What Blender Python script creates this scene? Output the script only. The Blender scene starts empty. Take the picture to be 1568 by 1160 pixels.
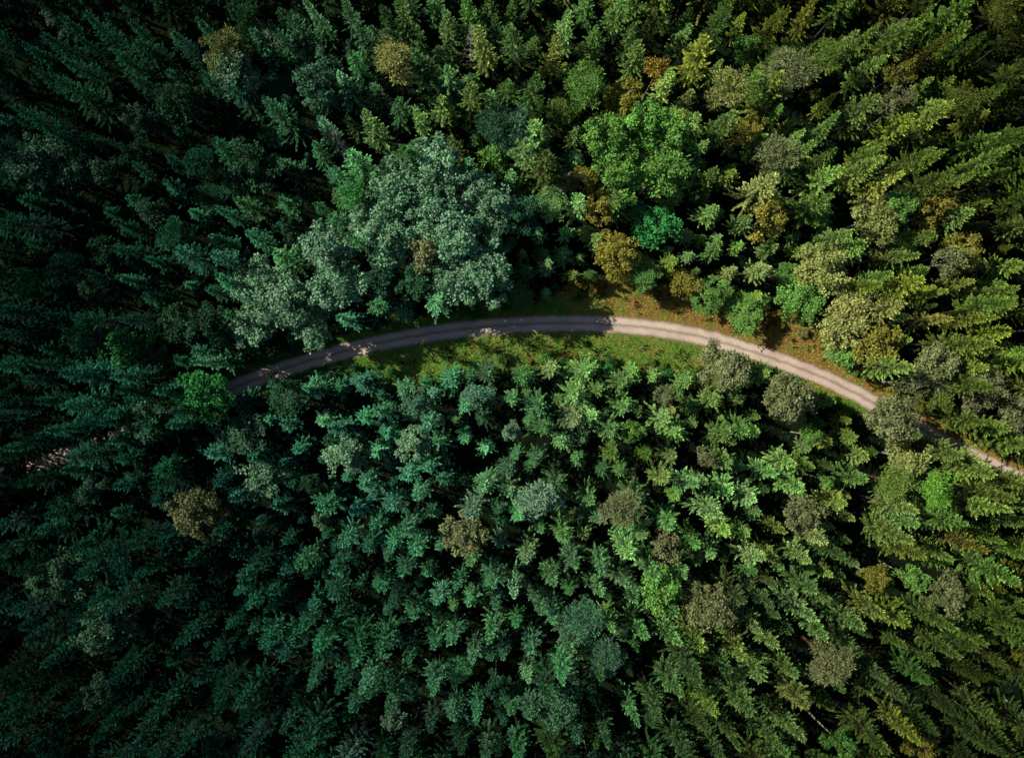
import bpy, math, random
import numpy as np
from mathutils import Vector, noise as mn
random.seed(7); rng=np.random.default_rng(7)
SC=bpy.context.scene
H=120.0; K=2*H*math.tan(math.radians(36.9))/1568.0
def W(px,py,z=0.0):
    f=(H-z)/H
    return ((px-784)*K*f,(580-py)*K*f)
def sstep(a,b,x):
    t=np.clip((x-a)/(b-a),0,1); return t*t*(3-2*t)
# ------------------------------------------------ mesh helper
def make_mesh(name,V,F,mats,mi=None,attrs=None):
    me=bpy.data.meshes.new(name)
    V=np.asarray(V,dtype=np.float32)
    me.vertices.add(len(V)); me.vertices.foreach_set('co',V.ravel())
    loops=np.concatenate([f.ravel() for f in F]).astype(np.int32)
    sizes=np.concatenate([np.full(len(f),f.shape[1]) for f in F]).astype(np.int32)
    starts=np.concatenate([[0],np.cumsum(sizes)[:-1]]).astype(np.int32)
    me.loops.add(len(loops)); me.loops.foreach_set('vertex_index',loops)
    me.polygons.add(len(sizes)); me.polygons.foreach_set('loop_start',starts)
    if mi is not None: me.polygons.foreach_set('material_index',np.asarray(mi,dtype=np.int32))
    me.update(calc_edges=True); me.validate()
    for m in mats: me.materials.append(m)
    if attrs:
        for k,a in attrs.items():
            at=me.attributes.new(k,'FLOAT_COLOR','POINT')
            at.data.foreach_set('color',np.asarray(a,dtype=np.float32).ravel())
    return me
def add_obj(name,me,loc=(0,0,0),rot=(0,0,0),sc=(1,1,1),col=None):
    o=bpy.data.objects.new(name,me); o.location=loc; o.rotation_euler=rot; o.scale=sc
    if col is not None: o.color=(*col,1)
    SC.collection.objects.link(o); return o
# ------------------------------------------------ materials
def newmat(name):
    m=bpy.data.materials.new(name); m.use_nodes=True
    nt=m.node_tree; nt.nodes.clear()
    return m,nt
def foliage_mat(name,var=0.5,trans=0.0):
    m,nt=newmat(name); N=nt.nodes; L=nt.links
    out=N.new('ShaderNodeOutputMaterial'); oi=N.new('ShaderNodeObjectInfo')
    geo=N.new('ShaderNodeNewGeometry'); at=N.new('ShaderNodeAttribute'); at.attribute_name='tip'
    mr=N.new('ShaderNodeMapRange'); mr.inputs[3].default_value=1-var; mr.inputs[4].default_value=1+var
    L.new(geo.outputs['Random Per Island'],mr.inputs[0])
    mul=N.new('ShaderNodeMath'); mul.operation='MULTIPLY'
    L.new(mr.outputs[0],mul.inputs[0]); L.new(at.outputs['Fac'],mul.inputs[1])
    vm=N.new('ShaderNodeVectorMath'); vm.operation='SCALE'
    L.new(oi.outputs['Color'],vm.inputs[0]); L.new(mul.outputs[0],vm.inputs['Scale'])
    hs=N.new('ShaderNodeHueSaturation')
    mr2=N.new('ShaderNodeMapRange'); mr2.inputs[3].default_value=0.485; mr2.inputs[4].default_value=0.515
    L.new(geo.outputs['Random Per Island'],mr2.inputs[0]); L.new(mr2.outputs[0],hs.inputs['Hue'])
    L.new(vm.outputs[0],hs.inputs['Color'])
    p=N.new('ShaderNodeBsdfDiffuse'); L.new(hs.outputs[0],p.inputs['Color'])
    if trans>0:
        t=N.new('ShaderNodeBsdfTranslucent'); L.new(hs.outputs[0],t.inputs['Color'])
        mx=N.new('ShaderNodeMixShader'); mx.inputs[0].default_value=trans
        L.new(p.outputs[0],mx.inputs[1]); L.new(t.outputs[0],mx.inputs[2]); L.new(mx.outputs[0],out.inputs[0])
    else: L.new(p.outputs[0],out.inputs[0])
    return m
def bark_mat(name,c1,c2,scale=3):
    m,nt=newmat(name); N=nt.nodes; L=nt.links
    out=N.new('ShaderNodeOutputMaterial'); p=N.new('ShaderNodeBsdfDiffuse')
    tx=N.new('ShaderNodeTexNoise'); tx.inputs['Scale'].default_value=scale; tx.inputs['Detail'].default_value=3
    tc=N.new('ShaderNodeTexCoord'); L.new(tc.outputs['Object'],tx.inputs['Vector'])
    r=N.new('ShaderNodeValToRGB'); r.color_ramp.elements[0].position=.35; r.color_ramp.elements[1].position=.6
    r.color_ramp.elements[0].color=(*c1,1); r.color_ramp.elements[1].color=(*c2,1)
    L.new(tx.outputs['Fac'],r.inputs[0]); L.new(r.outputs[0],p.inputs['Color']); L.new(p.outputs[0],out.inputs[0])
    return m
def attr_mat(name):
    m,nt=newmat(name); N=nt.nodes; L=nt.links
    out=N.new('ShaderNodeOutputMaterial'); at=N.new('ShaderNodeAttribute'); at.attribute_name='col'
    p=N.new('ShaderNodeBsdfDiffuse'); L.new(at.outputs['Color'],p.inputs['Color']); L.new(p.outputs[0],out.inputs[0])
    return m
M_need=foliage_mat('needles',0.4)
M_leaf=foliage_mat('leaves',0.4,.12)
M_barkd=bark_mat('spruce_bark',(0.04,0.03,0.025),(0.08,0.06,0.05))
M_barkb=bark_mat('birch_bark',(0.10,0.09,0.08),(0.42,0.40,0.38),4)
M_limb=bark_mat('birch_limb_bark',(0.04,0.035,0.03),(0.10,0.085,0.07),4)
M_barkp=bark_mat('pine_bark',(0.07,0.04,0.03),(0.14,0.08,0.05))
M_dead=bark_mat('dead_wood',(0.28,0.26,0.25),(0.5,0.48,0.46))
M_grass=attr_mat('grass_blades')
# ------------------------------------------------ geometry builders
class Geo:
    def __init__(s): s.V=[];s.F=[];s.M=[];s.T=[];s.n=0
    def tube(s,pts,rad,k=6,mat=0):
        pts=[Vector(p) for p in pts]; base=s.n; vs=[]
        for i,p in enumerate(pts):
            d=(pts[min(i+1,len(pts)-1)]-pts[max(i-1,0)]).normalized()
            a=d.orthogonal().normalized() if i==0 else (a-d*a.dot(d)).normalized()
            b=d.cross(a)
            for j in range(k):
                th=2*math.pi*j/k; vs.append(p+(a*math.cos(th)+b*math.sin(th))*rad[i])
        s.V.append(np.array(vs)); s.T.append(np.ones(len(vs))); s.n+=len(vs)
        f=[]
        for i in range(len(pts)-1):
            for j in range(k):
                f.append((base+i*k+j,base+i*k+(j+1)%k,base+(i+1)*k+(j+1)%k,base+(i+1)*k+j))
        s.F.append(np.array(f)); s.M+= [mat]*len(f)
    def leaves(s,P,D,L,Wd,U,mat=1,tip=None):
        n=len(P); D=D/np.linalg.norm(D,axis=1,keepdims=True)
        S=np.cross(D,U); S/=np.linalg.norm(S,axis=1,keepdims=True)+1e-6
        L=L[:,None]; Wd=Wd[:,None]
        v=np.stack([P,P+D*L*0.45+S*Wd*0.5,P+D*L,P+D*L*0.45-S*Wd*0.5],axis=1).reshape(-1,3)
        s.F.append(np.arange(n*4).reshape(n,4)+s.n); s.V.append(v); s.n+=n*4
        t=np.ones(n) if tip is None else tip
        s.T.append(np.repeat(t,4)); s.M+=[mat]*n
    def mesh(s,name,mats):
        t=np.concatenate(s.T); a=np.stack([t,t,t,np.ones_like(t)],axis=1)
        return make_mesh(name,np.concatenate(s.V),s.F,mats,s.M,{'tip':a})
def spruce(seed,h,rmax,young=False):
    r=np.random.default_rng(seed); g=Geo()
    bend=r.normal(0,0.3,2)
    def ax(z): t=z/h; return np.array([bend[0]*t*t,bend[1]*t*t,z])
    g.tube([ax(h*t) for t in (0,.15,.35,.6,.85,1)],[h*.014,h*.011,h*.009,h*.006,h*.003,0.01],6,0)
    z=h*(0.24 if young else 0.36); P=[];D=[];L=[];Wd=[];U=[];T=[]
    lob=r.uniform(0,6.28,3); amp=r.uniform(.06,.2,3)
    ex=r.uniform(.75,1.0) if young else r.uniform(.68,.9)
    while z<h-0.25:
        t=(z-h*0.06)/(h*0.94)
        env=rmax*min(1.0,1.22*(1-t)**ex+0.08)*r.uniform(.8,1.12)
        nb=int(r.integers(6,9)); a0=r.uniform(0,6.28)
        for b in range(nb):
            az=a0+b*6.283/nb+r.normal(0,.24)
            Lb=env*r.uniform(0.58,1.2)*(1+amp[0]*math.cos(az-lob[0])+amp[1]*math.cos(2*az-lob[1]))
            if r.random()<.1: Lb*=.5
            zz=z+r.uniform(-.22,.22)
            e0=math.radians(-14+62*t**1.5+r.normal(0,8))
            step=0.18; ns=max(3,int(Lb/step)); ca,sa=math.cos(az),math.sin(az)
            ss=np.linspace(0.22,1,ns)
            x=ss*Lb*math.cos(e0); zr=ss*Lb*math.sin(e0)-.10*(1-t)*Lb*np.sin(ss*3.0)
            side_bend=r.normal(0,.1)*Lb*ss*ss
            base=ax(zz)
            pts=np.stack([base[0]+x*ca-sa*side_bend,base[1]+x*sa+ca*side_bend,base[2]+zr],axis=1)
            if Lb>1.2: g.tube([pts[0],pts[-1]],[0.03,0.008],3,0)
            tn=r.uniform(.75,1.25)
            for side in (-1,1):
                ang=az+side*np.radians(r.uniform(25,55,ns))
                ln=(0.14+0.24*np.sin(np.clip(.3+ss*2.5,0,3.0)))*r.uniform(.6,1.3,ns)
                P.append(pts); D.append(np.stack([np.cos(ang),np.sin(ang),-0.25+r.normal(0,.25,ns)+0.4*t],axis=1))
                L.append(ln); Wd.append(ln*0.15+0.075); T.append((0.12+1.35*ss**1.4+0.4*t*t)*tn)  # pale fresh growth at tips; inner needles darkened as painted crown shade
                U.append(np.stack([-sa*side*.2+r.normal(0,.3,ns),ca*side*.2+r.normal(0,.3,ns),np.ones(ns)],axis=1))
            q2=pts[::2]; n2=len(q2)
            P.append(q2); D.append(np.stack([np.full(n2,ca),np.full(n2,sa),np.full(n2,math.tan(e0)*.8)],axis=1))
            L.append(np.full(n2,0.40)); Wd.append(np.full(n2,0.17)); T.append((0.15+1.5*ss[::2]**1.4+.4*t*t)*tn)  # inner shade painted along the branch spine too, tips paler
            U.append(np.stack([r.normal(0,.3,n2),r.normal(0,.3,n2),np.ones(n2)],axis=1))
        z+=(r.uniform(.5,.8) if not young else r.uniform(.48,.76))*(1-0.3*t)
    n=6; P.append(np.repeat(ax(h-.3)[None],n,0)); a=np.arange(n)*1.05
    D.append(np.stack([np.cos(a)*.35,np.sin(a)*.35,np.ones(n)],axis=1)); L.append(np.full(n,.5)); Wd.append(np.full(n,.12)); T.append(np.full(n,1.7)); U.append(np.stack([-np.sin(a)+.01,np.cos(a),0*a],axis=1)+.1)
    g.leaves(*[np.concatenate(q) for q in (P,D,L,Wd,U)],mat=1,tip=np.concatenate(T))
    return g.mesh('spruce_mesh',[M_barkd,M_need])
def broad(seed,h,rad,cb=0.35,nclump=75,per=120,leaf=0.27,mats=None,needle=False,crad=(0.5,1.0)):
    r=np.random.default_rng(seed); g=Geo()
    top=np.array([r.normal(0,.4),r.normal(0,.4),h*.93])
    def ax(t): return np.array([top[0]*t*t,top[1]*t*t,top[2]*t])
    g.tube([ax(t) for t in (0,.2,.4,.6,.8,1)],[h*.013,h*.0105,h*.008,h*.006,h*.0035,.015],7,0)
    zc=h*(cb+1)/2; hz=h*(1-cb)/2
    lobes=[]
    nl=int(r.integers(7,10))
    for i in range(nl):
        az=i*2.4+r.normal(0,.3)
        el=r.uniform(-.35,.9)
        q=np.array([math.cos(az)*rad*.62*math.cos(el),math.sin(az)*rad*.62*math.cos(el),hz*.65*math.sin(el)])*r.uniform(.75,1.2)
        c=np.array([ax(.75)[0],ax(.75)[1],zc])+q; lobes.append((c,rad*r.uniform(.3,.5)))
    lobes.append((np.array([top[0],top[1],h*.86]),rad*.42))
    P=[];D=[];L=[];Wd=[];U=[];T=[]
    for c,lr in lobes:
        st=ax(max(.2,min(.85,(c[2]-rad*.6)/h)))
        mid=(st+c)/2+r.normal(0,.15,3)-np.array([0,0,.15])
        g.tube([st,mid,c],[h*.005,h*.0035,.02],4,2)
        for k in range(int(nclump/nl)):
            v=r.normal(0,1,3); v/=np.linalg.norm(v); v[2]=v[2]*.8+.25
            cc=c+v*lr*r.uniform(.7,1.4)
            if k%2==0: g.tube([c,(c+cc)/2+r.normal(0,.06,3),cc],[.03,.02,.008],3,2)
            cr=r.uniform(*crad); tone=r.uniform(.75,1.25)
            n=int(per*r.uniform(.6,1.3)); w=r.normal(0,1,(n,3)); w/=np.linalg.norm(w,axis=1,keepdims=True)
            rr=r.uniform(.3,1.0,n)**.6
            off=w*rr[:,None]*cr*np.array([1,1,.7])
            P.append(cc+off)
            if needle: d=w+r.normal(0,.35,(n,3))+np.array([0,0,.3])
            else: d=r.normal(0,1,(n,3))+w*.6+np.array([0,0,-.2])
            D.append(d); l=leaf*r.uniform(.6,1.3,n); L.append(l); Wd.append(l*(.24 if needle else .8))
            U.append(w*1.3+r.normal(0,.25,(n,3))+np.array([0,0,.25]))
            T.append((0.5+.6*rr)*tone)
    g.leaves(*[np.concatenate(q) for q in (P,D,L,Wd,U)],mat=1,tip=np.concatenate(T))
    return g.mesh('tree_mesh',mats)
def dead(seed,h):
    r=np.random.default_rng(seed); g=Geo()
    g.tube([(0,0,0),(0.1,0,h*.5),(.2,.1,h)],[.16,.1,.02],7,0)
    for i in range(70):
        z=h*r.uniform(.25,.97); az=r.uniform(0,6.28); l=(1-z/h)*2.2+.4
        l*=r.uniform(.5,1.1); e=r.uniform(-.2,.5)
        p0=np.array([.2*z/h,.1*z/h,z]); p1=p0+np.array([math.cos(az)*l*.6,math.sin(az)*l*.6,e*l*.5]); p2=p0+np.array([math.cos(az+.2)*l,math.sin(az+.2)*l,e*l])
        g.tube([p0,p1,p2],[.04,.028,.012],3,0)
        for s in (-1,1):
            p3=p1+np.array([math.cos(az+s*.8)*l*.35,math.sin(az+s*.8)*l*.35,.1]); g.tube([p1,p3],[.02,.008],3,0)
    return g.mesh('dead_mesh',[M_dead])
OLD=[spruce(100+i,17,1.95+.12*i) for i in range(9)]
YNG=[spruce(200+i,11.5,1.65+.11*i,True) for i in range(9)]
BM=[M_barkb,M_leaf,M_limb]
BIR=[broad(300+i,16,3.1,.32,90,85,.31,BM,crad=(.42,.85)) for i in range(6)]
SLB=[broad(350+i,15,2.1,.3,52,75,.28,BM,crad=(.35,.68)) for i in range(5)]
PIN=[broad(400+i,18,2.3,.5,55,90,.4,[M_barkp,M_need,M_barkp],needle=True,crad=(.4,.75)) for i in range(4)]
SHR=[broad(500+i,2.0,1.1,.05,36,45,.16,[M_limb,M_leaf,M_limb],crad=(.22,.4)) for i in range(4)]
DEAD=[dead(600+i,17) for i in range(2)]
# ------------------------------------------------ road path
RP=[(-420,960),(-300,880),(-150,790),(-40,745),(60,710),(150,680),(250,641),(360,593),(440,563),(520,540),(600,521),(700,505),(780,498),(850,495),(920,496),(1000,503),(1080,517),(1150,538),(1220,562),(1290,592),(1380,640),(1470,688),(1568,737),(1700,800),(1900,890),(2050,960)]
rp=np.array([W(*p) for p in RP])
def catmull(p,n=14):
    out=[]
    for i in range(1,len(p)-2):
        for t in np.linspace(0,1,n,endpoint=False):
            a,b,c,d=p[i-1],p[i],p[i+1],p[i+2]
            out.append(.5*((2*b)+(-a+c)*t+(2*a-5*b+4*c-d)*t*t+(-a+3*b-3*c+d)*t**3))
    return np.array(out)
path=catmull(rp)
def rdist(x,y):
    return np.hypot(path[:,0]-x,path[:,1]-y).min()
def yroad(x): return np.interp(x,path[:,0],path[:,1])
def clear(x,y):
    px=x/K+784; north=y>yroad(x)
    edge=float(sstep(330,420,px)*(1-sstep(1300,1400,px)))
    base=1.7+1.2*edge
    if north: return base+ 3.8*float(sstep(800,880,px)*(1-sstep(1230,1300,px)))
    return base+ 4.0*float(sstep(520,620,px)*(1-sstep(1060,1130,px)))
# ------------------------------------------------ ground
def gh(X,Y,Dm):
    u=1.2*np.sin(X*.045+1)*np.cos(Y*.05)+.5*np.sin(X*.13+Y*.09)
    return u*sstep(8,28,Dm)*0.8
inner=np.arange(-135,135.1,1.0); ext=np.array([160,220,340,600,1100,2000])
gx=np.concatenate([-ext[::-1],inner,ext]); gy=gx.copy()
X,Y=np.meshgrid(gx,gy)
Dm=np.full(X.shape,1e9)
for p in path[::3]: Dm=np.minimum(Dm,np.hypot(X-p[0],Y-p[1]))
Z=gh(X,Y,Dm)
def ground_z(x,y): return float(gh(np.array(x),np.array(y),np.array(rdist(x,y))))
ny,nx=X.shape; idx=np.arange(nx*ny).reshape(ny,nx)
F=np.stack([idx[:-1,:-1],idx[:-1,1:],idx[1:,1:],idx[1:,:-1]],axis=-1).reshape(-1,4)
PX=X/K+784; north=Y>np.interp(X,path[:,0],path[:,1])
cl=np.where(north,2.6+4.6*sstep(800,900,PX)*(1-sstep(1280,1400,PX)),2.6+5.0*sstep(500,620,PX)*(1-sstep(1080,1180,PX)))
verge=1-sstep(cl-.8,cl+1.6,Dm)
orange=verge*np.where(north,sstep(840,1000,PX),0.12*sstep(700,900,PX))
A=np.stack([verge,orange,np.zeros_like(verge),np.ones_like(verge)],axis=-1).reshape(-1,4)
mg,nt=newmat('forest_floor'); N=nt.nodes; L=nt.links
out=N.new('ShaderNodeOutputMaterial'); p=N.new('ShaderNodeBsdfPrincipled'); p.inputs['Roughness'].default_value=1; p.inputs['Specular IOR Level'].default_value=0
tc=N.new('ShaderNodeTexCoord')
def noise(s,d=6):
    t=N.new('ShaderNodeTexNoise'); t.inputs['Scale'].default_value=s; t.inputs['Detail'].default_value=d; L.new(tc.outputs['Object'],t.inputs['Vector']); return t
def ramp(src,stops):
    r=N.new('ShaderNodeValToRGB'); e=r.color_ramp.elements
    while len(e)<len(stops): e.new(.5)
    for q,(ps,c) in zip(e,stops): q.position=ps; q.color=(*c,1)
    L.new(src,r.inputs[0]); return r
def mixc(f,a,b):
    m=N.new('ShaderNodeMix'); m.data_type='RGBA'; L.new(f,m.inputs[0]); L.new(a,m.inputs[6]); L.new(b,m.inputs[7]); return m.outputs[2]
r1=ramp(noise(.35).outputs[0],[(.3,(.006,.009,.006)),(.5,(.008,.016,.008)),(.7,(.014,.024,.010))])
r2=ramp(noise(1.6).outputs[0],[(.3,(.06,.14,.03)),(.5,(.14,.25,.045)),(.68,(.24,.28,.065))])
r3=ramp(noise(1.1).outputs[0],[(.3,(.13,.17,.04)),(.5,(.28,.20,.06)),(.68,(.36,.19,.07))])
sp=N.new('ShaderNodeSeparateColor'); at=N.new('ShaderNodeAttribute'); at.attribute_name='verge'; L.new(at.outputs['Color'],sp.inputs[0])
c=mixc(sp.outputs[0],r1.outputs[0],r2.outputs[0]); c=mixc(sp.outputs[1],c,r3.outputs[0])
L.new(c,p.inputs['Base Color']); bp=N.new('ShaderNodeBump'); bp.inputs['Strength'].default_value=.8; bp.inputs['Distance'].default_value=.15
L.new(noise(5).outputs[0],bp.inputs['Height']); L.new(bp.outputs[0],p.inputs['Normal']); L.new(p.outputs[0],out.inputs[0])
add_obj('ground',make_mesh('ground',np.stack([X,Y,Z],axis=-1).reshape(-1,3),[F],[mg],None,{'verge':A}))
# ------------------------------------------------ road
mr,nt=newmat('gravel_road'); N=nt.nodes; L=nt.links
out=N.new('ShaderNodeOutputMaterial'); p=N.new('ShaderNodeBsdfPrincipled'); p.inputs['Roughness'].default_value=.9
tc=N.new('ShaderNodeTexCoord'); at=N.new('ShaderNodeAttribute'); at.attribute_name='across'
sp=N.new('ShaderNodeSeparateColor'); L.new(at.outputs['Color'],sp.inputs[0])
n1=noise(.9,8); n2=noise(9,4); n3=noise(.25,5)
wob=N.new('ShaderNodeMath'); wob.operation='MULTIPLY_ADD'; wob.inputs[1].default_value=.16; L.new(n1.outputs[0],wob.inputs[0])
sb=N.new('ShaderNodeMath'); sb.operation='SUBTRACT'; sb.inputs[1].default_value=.08; L.new(sp.outputs[0],sb.inputs[0]); L.new(sb.outputs[0],wob.inputs[2])
G=(.46,.355,.29); T=(.76,.61,.53)
rr=ramp(wob.outputs[0],[(.0,(.2,.17,.09)),(.09,G),(.20,T),(.38,T),(.47,(.47,.37,.30)),(.54,(.47,.37,.30)),(.63,T),(.80,T),(.91,G),(1,(.2,.17,.09))])
rn=ramp(n2.outputs[0],[(.3,(.75,.75,.75)),(.7,(1.12,1.12,1.12))])
rn2=ramp(n3.outputs[0],[(.35,(.8,.8,.8)),(.65,(1.05,1.05,1.05))])
mm=N.new('ShaderNodeMix'); mm.data_type='RGBA'; mm.blend_type='MULTIPLY'; mm.inputs[0].default_value=1
L.new(rr.outputs[0],mm.inputs[6]); L.new(rn.outputs[0],mm.inputs[7])
mm2=N.new('ShaderNodeMix'); mm2.data_type='RGBA'; mm2.blend_type='MULTIPLY'; mm2.inputs[0].default_value=1
L.new(mm.outputs[2],mm2.inputs[6]); L.new(rn2.outputs[0],mm2.inputs[7]); L.new(mm2.outputs[2],p.inputs['Base Color'])
bp=N.new('ShaderNodeBump'); bp.inputs['Strength'].default_value=.5; bp.inputs['Distance'].default_value=.04
L.new(n2.outputs[0],bp.inputs['Height']); L.new(bp.outputs[0],p.inputs['Normal']); L.new(p.outputs[0],out.inputs[0])
V=[];A=[];nc=13
tan=np.gradient(path,axis=0); tan/=np.linalg.norm(tan,axis=1,keepdims=True); nor=np.stack([-tan[:,1],tan[:,0]],axis=1)
for i,(q,n_) in enumerate(zip(path,nor)):
    wl=1.6+.28*mn.noise(Vector((i*.35,0,0)))+.15*mn.noise(Vector((i*1.3,9,0))); wr=1.6+.28*mn.noise(Vector((i*.35,5,0)))+.15*mn.noise(Vector((i*1.3,19,0)))
    for j in range(nc):
        u=j/(nc-1); s=-wl+(wl+wr)*u
        z=.07+.02*math.cos(s*1.9)-.055*(abs(2*u-1)**6)-.03*math.exp(-((abs(s)-.75)/.22)**2)
        V.append((q[0]+n_[0]*s,q[1]+n_[1]*s,z)); A.append((u,0,0,1))
ii=np.arange(len(path)*nc).reshape(-1,nc)
F=np.stack([ii[:-1,:-1],ii[1:,:-1],ii[1:,1:],ii[:-1,1:]],axis=-1).reshape(-1,4)[:,::-1]
me=make_mesh('gravel_road',V,[F],[mr],None,{'across':A}); me.polygons.foreach_set('use_smooth',np.ones(len(F),dtype=bool)); add_obj('gravel_road',me)
# ------------------------------------------------ tree colours
def jit(c,s=.12):
    k=max(.45,1+random.gauss(0,s)); return tuple(max(.003,q*k*(1+random.gauss(0,s*.25))) for q in c)
def vignette_grade(x,y):
    e=float(sstep(-70,90,np.array(x+.35*y+18*mn.noise(Vector((x*.03,y*.03,0))))))  # cool left to sun-warm right, a colour grade put into tree colour
    d=1-.72*float(sstep(35,102,np.array(math.hypot((x-14),(y-6)*1.25)+8*mn.noise(Vector((x*.05,y*.05,5))))))  # vignette painted into tree colour: darker towards the frame edges
    if x<-10: d*=1-.42*float(sstep(10,75,np.array(-x)))  # left side darkened further, dimness painted into the foliage colour
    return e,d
def conif(x,y):
    e,d=vignette_grade(x,y)
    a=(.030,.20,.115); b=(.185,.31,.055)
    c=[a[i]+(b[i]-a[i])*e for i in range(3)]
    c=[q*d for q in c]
    if random.random()<.03+.18*e: c=[c[0]*1.35+.01*e,c[1]*1.08,c[2]*.85]
    elif random.random()<.12: c=[c[0]*1.5,c[1]*1.2,c[2]*1.35]
    return jit(c,.3)
PAL={'g':(.22,.44,.25),'s':(.07,.36,.10),'y':(.33,.33,.065),'p':(.38,.43,.14),'l':(.18,.40,.085),'b':(.24,.28,.125),'o':(.40,.31,.06),'d':(.05,.15,.075),'t':(.10,.25,.14)}
placed=[]
def put(kind,meshes,px,py,rpx,h,h0,r0,colkey):
    zc=h*.72; x,y=W(px,py,zc); rad=rpx*K*(H-zc)/H
    s=rad/r0; me=random.choice(meshes)
    c=jit(PAL[colkey],.08); e,d=vignette_grade(x,y); d=.36+.6*d; c=tuple(q*d for q in c)
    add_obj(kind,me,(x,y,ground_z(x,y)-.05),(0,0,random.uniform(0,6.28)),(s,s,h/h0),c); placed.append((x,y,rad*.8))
B='birch_tree'
for px,py,r,h,k in [(398,436,42,14,'g'),(392,492,34,12,'g'),(440,462,46,15,'g'),(500,384,46,16,'g'),(478,500,34,13,'g'),(520,440,44,15,'g'),(556,335,36,15,'g'),(588,366,48,16,'g'),(610,290,46,17,'g'),(664,262,48,17,'g'),(668,325,42,16,'g'),(704,375,52,17,'g'),(742,425,44,16,'g'),(690,430,40,15,'g'),(650,392,30,16,'b'),(762,318,40,16,'g'),(724,292,40,16,'g'),(575,425,34,14,'d'),(800,330,30,15,'d'),(630,440,32,14,'d'),
 (205,530,36,13,'s'),(240,545,30,12,'d'),(310,605,44,13,'s'),(318,500,38,14,'d'),(265,500,34,14,'d'),(300,782,40,14,'b'),(375,665,36,12,'t'),(440,606,34,10,'d'),(220,655,36,14,'t'),
 (935,215,44,17,'l'),(985,190,42,17,'l'),(1008,258,46,17,'l'),(950,268,44,16,'l'),(1025,215,40,16,'l'),(1003,345,36,12,'s'),(952,392,38,12,'y'),(958,148,32,16,'y'),(900,272,22,14,'y'),(916,318,26,14,'y'),(1005,108,22,16,'o'),(1338,330,38,16,'p'),(1178,330,32,15,'y'),(1135,205,26,15,'y'),(1262,412,46,14,'p'),(1225,455,38,11,'l'),(1290,492,44,12,'p'),(1350,518,36,13,'y'),(1142,478,34,6,'l'),(1085,450,32,7,'l'),(1048,435,28,7,'y'),(1110,562,38,10,'b'),(1210,615,42,13,'b'),(1362,640,40,14,'b'),(1430,565,40,14,'b'),(1510,600,40,14,'b'),(1555,640,38,14,'b'),(1440,320,28,16,'y'),(1480,380,30,15,'y'),(1390,700,32,12,'p'),(1290,545,26,9,'l'),
 (710,822,36,13,'b'),(636,622,28,9,'t'),(735,605,26,8,'t'),(1232,792,32,13,'b'),(1010,900,38,14,'l'),(1080,932,40,15,'b'),(1020,830,26,12,'b'),(1445,912,36,15,'b'),(100,885,44,15,'t'),(165,965,42,15,'t'),(530,700,32,11,'g'),(395,735,34,12,'g'),(635,680,28,10,'g'),(360,108,42,17,'g'),(270,160,38,16,'d'),(492,125,42,17,'t'),(385,255,46,16,'d'),(60,250,42,16,'t'),(850,1090,40,16,'t')]:
    put(B,BIR if r>36 else SLB,px,py,r,h,16 if r>36 else 15,3.3 if r>36 else 2.35,k)
for px,py,r,h,k in [(1205,120,38,19,'b'),(608,104,34,18,'p'),(785,200,34,17,'t'),(1110,138,30,18,'p'),(1180,240,32,17,'b'),(820,760,30,12,'g'),(945,772,30,12,'b'),(760,200,30,17,'d'),(900,135,30,17,'l'),(350,85,30,18,'p'),(930,1000,30,14,'t'),(890,950,30,14,'t'),(1270,1010,34,15,'b')]:
    put('pine_tree',PIN,px,py,r,h,18,2.5,k)
for px,py,h in [(405,60,17),(520,220,15),(70,255,15),(715,60,16),(1375,560,14),(1320,455,13)]:
    x,y=W(px,py,h*.7); add_obj('dead_tree',random.choice(DEAD),(x,y,ground_z(x,y)-.05),(random.uniform(-.06,.06),random.uniform(-.06,.06),random.uniform(0,6)),(1,1,h/17)); placed.append((x,y,1.0))
# ------------------------------------------------ conifers
cell=6.0; grid={}
def near(x,y,d,own=False):
    cx,cy=int(x//cell),int(y//cell)
    for i in (-1,0,1):
        for j in (-1,0,1):
            for (a,b,dd) in grid.get((cx+i,cy+j),()):
                if (a-x)**2+(b-y)**2<(d if own else (d+dd)*.5)**2: return True
    return False
def reg(x,y,d): grid.setdefault((int(x//cell),int(y//cell)),[]).append((x,y,d))
pl=np.array(placed); cnt=0
acc=0
for i in range(1,len(path)):
    acc+=np.hypot(*(path[i]-path[i-1])); px=path[i][0]/K+784
    right=px>784
    if acc<(3.8 if right else 2.4): continue
    if not((px<350) or px>1400): continue
    acc=0
    for side in (-1,1):
        off=random.uniform(1.8,2.6)+(.9 if right else 0); x,y=path[i]+nor[i]*side*off
        if 95<px<180 and side<0: continue
        if ((pl[:,0]-x)**2+(pl[:,1]-y)**2<(pl[:,2]*.6)**2).any(): continue
        if abs(x)>108: continue
        s=random.uniform(1.0,1.25)
        add_obj('spruce_tree',random.choice(OLD),(x,y,-.05),(random.gauss(0,.03),random.gauss(0,.03),random.uniform(0,6.28)),(s,s,random.uniform(.8,1.05)),conif(x,y)); reg(x,y,3.2)
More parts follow.
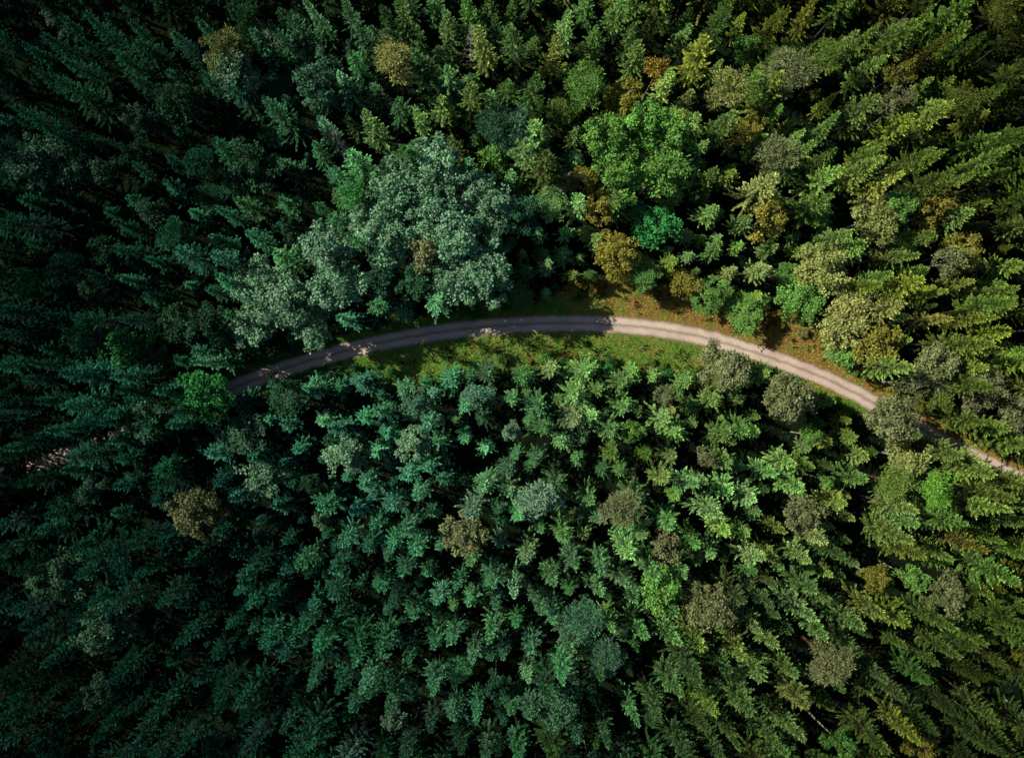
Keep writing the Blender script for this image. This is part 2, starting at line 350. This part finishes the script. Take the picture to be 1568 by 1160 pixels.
for it in range(26000):
    x=random.uniform(-112,108); y=random.uniform(-86,88)
    px=x/K+784; py=580-y/K
    south=y<yroad(x)
    young=south and 330<px<1300 and py<980+60*mn.noise(Vector((x*.05,y*.05,3)))
    dens=mn.noise(Vector((x*.07,y*.07,8)))
    d=(3.45 if young else 3.55)+.8*dens
    rd=rdist(x,y)
    c=clear(x,y)
    if rd<c+ .5: continue
    if near(x,y,d): continue
    if ((pl[:,0]-x)**2+(pl[:,1]-y)**2<(pl[:,2]+.7)**2).any(): continue
    reg(x,y,d); cnt+=1
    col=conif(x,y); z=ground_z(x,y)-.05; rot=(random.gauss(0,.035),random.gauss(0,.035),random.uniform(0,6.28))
    roll=random.random()
    hs=random.uniform(.75,1.2)
    if 780<px<1250 and not south and rd<24: hs*=.42+.58*float(sstep(5,24,np.array(rd)))
    elif rd<7 and not young and 800<px<1240: hs*=.75
    if random.random()<.2: hs*=random.uniform(.5,.8)
    if young:
        if roll<.05:
            e,dd=vignette_grade(x,y); k=random.choice(['t','d','g','g'] if e<.5 else ['t','b','l','l']); s=random.uniform(.6,.85)
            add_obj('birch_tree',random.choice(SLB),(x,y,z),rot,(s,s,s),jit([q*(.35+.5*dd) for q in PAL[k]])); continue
        w=random.uniform(.85,1.25)*(.5+.5*hs); fade=float(sstep(600,950,np.array(py)))
        if rd<9: hs*=.75
        add_obj('spruce_tree',random.choice(YNG),(x,y,z),rot,(w,w,hs*(.9+.25*fade)),col)
    else:
        if roll<.08:
            e,dd=vignette_grade(x,y); k=random.choice(['t','d','t','d','g'] if e<.5 else ['l','b','y','l','l','b']); s=random.uniform(.85,1.2)
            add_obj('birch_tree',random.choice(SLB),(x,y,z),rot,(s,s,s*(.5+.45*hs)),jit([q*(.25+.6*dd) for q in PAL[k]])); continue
        if roll<.13:
            add_obj('pine_tree',random.choice(PIN),(x,y,z),rot,(1,1,hs*.92),jit([q*1.1 for q in col])); continue
        w=random.uniform(.85,1.25)*(.5+.5*hs)
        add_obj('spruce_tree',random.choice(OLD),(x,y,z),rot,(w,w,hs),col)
# saplings filling only the widest gaps
cnt2=0
for it in range(7000):
    x=random.uniform(-96,94); y=random.uniform(-74,74); rd=rdist(x,y)
    if rd<clear(x,y)+.8 or near(x,y,2.65,True): continue
    if ((pl[:,0]-x)**2+(pl[:,1]-y)**2<(pl[:,2]+.5)**2).any(): continue
    reg(x,y,1.5); cnt2+=1
    s=random.uniform(.35,.55)
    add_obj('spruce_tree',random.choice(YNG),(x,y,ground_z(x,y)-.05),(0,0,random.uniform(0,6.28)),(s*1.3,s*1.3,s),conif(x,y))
print('conifers',cnt,cnt2)
# ------------------------------------------------ verge shrubs
for it in range(260):
    i=random.randrange(len(path)); side=random.choice((-1,1)); q=path[i]; n_=nor[i]
    x0=q[0]; c=clear(x0,yroad(x0)+side*3); dd=random.uniform(max(2.6,c-1.2),c+1.6)
    x,y=q[0]+n_[0]*side*dd,q[1]+n_[1]*side*dd; px=x/K+784
    if not(-50<px<1640): continue
    warm=side>0 and px>850
    k=random.choice(['y','l','l','y','p','o'] if warm else (['l','s','l','l','y'] if px>600 else ['d','t','s']))
    s=random.uniform(.4,1.1)
    add_obj('willow_shrub',random.choice(SHR),(x,y,-.03),(0,0,random.uniform(0,6)),(s,s,s*random.uniform(.7,1.2)),jit([v*.7 for v in PAL[k]],.2))
put('willow_shrub',SHR,885,432,18,3.2,2,1.3,'o'); put('willow_shrub',SHR,905,428,14,3,2,1.3,'y')
# ------------------------------------------------ grass
nT=26000; gi=rng.integers(0,len(path),nT); sd=rng.choice([-1,1],nT)
q=path[gi]+tan[gi]*rng.uniform(-.5,.5,nT)[:,None]
pxs=q[:,0]/K+784
cw=np.where(sd>0,2.6+4.8*sstep(800,900,pxs)*(1-sstep(1250,1380,pxs)),2.6+5.2*sstep(500,620,pxs)*(1-sstep(1080,1180,pxs)))
dd=1.45+(cw-1.2)*rng.uniform(0,1,nT)
pos=q+nor[gi]*(sd*dd)[:,None]
nb=5; P=np.repeat(np.c_[pos,np.zeros(nT)],nb,0); n=len(P); P[:,:2]+=rng.normal(0,.1,(n,2))
hh=np.repeat(rng.uniform(.12,.4,nT)*(.5+.5*sstep(1.5,2.6,dd)),nb)*rng.uniform(.6,1.2,n)
a=rng.uniform(0,6.28,n); w=rng.uniform(.03,.07,n); lean=rng.uniform(.6,1.6,n)*hh
b2=a+1.57
v0=P+np.c_[np.cos(b2)*w,np.sin(b2)*w,0*w]; v1=P-np.c_[np.cos(b2)*w,np.sin(b2)*w,0*w]; v2=P+np.c_[np.cos(a)*lean,np.sin(a)*lean,hh]
V=np.stack([v0,v1,v2],axis=1).reshape(-1,3); F=np.arange(n*3).reshape(n,3)
pal=np.array([(.10,.28,.045),(.20,.36,.055),(.32,.37,.075),(.42,.29,.07),(.45,.24,.07),(.05,.13,.05)])
nz=np.array([mn.noise(Vector((x*.5,y*.5,0)))+.5*mn.noise(Vector((x*1.6,y*1.6,4))) for x,y in pos])
warm=np.where(sd>0,sstep(840,1000,pxs),.15*sstep(650,900,pxs))
kk=np.clip(np.round(.9+2.4*nz+warm*2.0+rng.normal(0,.5,nT)),0,4).astype(int); kk[(pxs<520)]=np.where(rng.random((pxs<520).sum())<.5,5,0)
C=pal[kk]*rng.uniform(.7,1.3,nT)[:,None]; C=np.repeat(np.c_[C,np.ones(nT)],nb*3,0)
add_obj('roadside_grass',make_mesh('roadside_grass',V,[F],[M_grass],None,{'col':C}))
# ------------------------------------------------ forest undergrowth (one mass)
nU=14000; ux=rng.uniform(-105,105,nU); uy=rng.uniform(-82,82,nU)
Du=np.full(nU,1e9)
for s_ in path[::3]: Du=np.minimum(Du,np.hypot(ux-s_[0],uy-s_[1]))
k=Du>3.2; ux,uy,Du=ux[k],uy[k],Du[k]; nU=len(ux); uz=gh(ux,uy,Du)
nb=6; P=np.repeat(np.c_[ux,uy,uz],nb,0); n=len(P); P[:,:2]+=rng.normal(0,.2,(n,2)); a=rng.uniform(0,6.28,n)
l=rng.uniform(.25,.6,n); w=l*.25; v0=P; m=P+np.c_[np.cos(a)*l*.5,np.sin(a)*l*.5,l*.7]; t=P+np.c_[np.cos(a)*l,np.sin(a)*l,l*.55]
S=np.c_[-np.sin(a)*w,np.cos(a)*w,0*w]
V=np.stack([v0,m-S,t,m+S],axis=1).reshape(-1,3)
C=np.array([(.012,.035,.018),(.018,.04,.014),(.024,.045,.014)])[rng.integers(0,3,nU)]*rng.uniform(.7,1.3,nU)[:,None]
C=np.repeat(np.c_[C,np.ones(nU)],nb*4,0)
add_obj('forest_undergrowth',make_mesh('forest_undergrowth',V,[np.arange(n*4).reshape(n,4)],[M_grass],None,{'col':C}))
# ------------------------------------------------ light
EL=math.radians(35); sx,sy=-1.0,.36; az=math.atan2(sx,sy)
sun=bpy.data.lights.new('sun','SUN'); sun.energy=5.0; sun.angle=math.radians(.5); sun.color=(1,.91,.74)
so=bpy.data.objects.new('sun',sun); SC.collection.objects.link(so)
dv=Vector((math.sin(az)*math.cos(EL),math.cos(az)*math.cos(EL),math.sin(EL)))
so.rotation_euler=(-dv).to_track_quat('-Z','Y').to_euler(); so.location=dv*300
w=bpy.data.worlds.new('World'); SC.world=w; w.use_nodes=True; nt=w.node_tree
sky=nt.nodes.new('ShaderNodeTexSky'); sky.sky_type='NISHITA'; sky.sun_disc=False; sky.sun_elevation=EL; sky.sun_rotation=az%(2*math.pi)
bg=nt.nodes['Background']; bg.inputs[1].default_value=.05; nt.links.new(sky.outputs[0],bg.inputs[0])
cam=bpy.data.cameras.new('camera'); cam.lens=18/math.tan(math.radians(36.9)); cam.sensor_width=36; cam.clip_end=5000
co=bpy.data.objects.new('camera',cam); co.location=(0,0,H); SC.collection.objects.link(co); SC.camera=co
SC.view_settings.view_transform='Standard'; SC.view_settings.look='None'; SC.view_settings.exposure=0
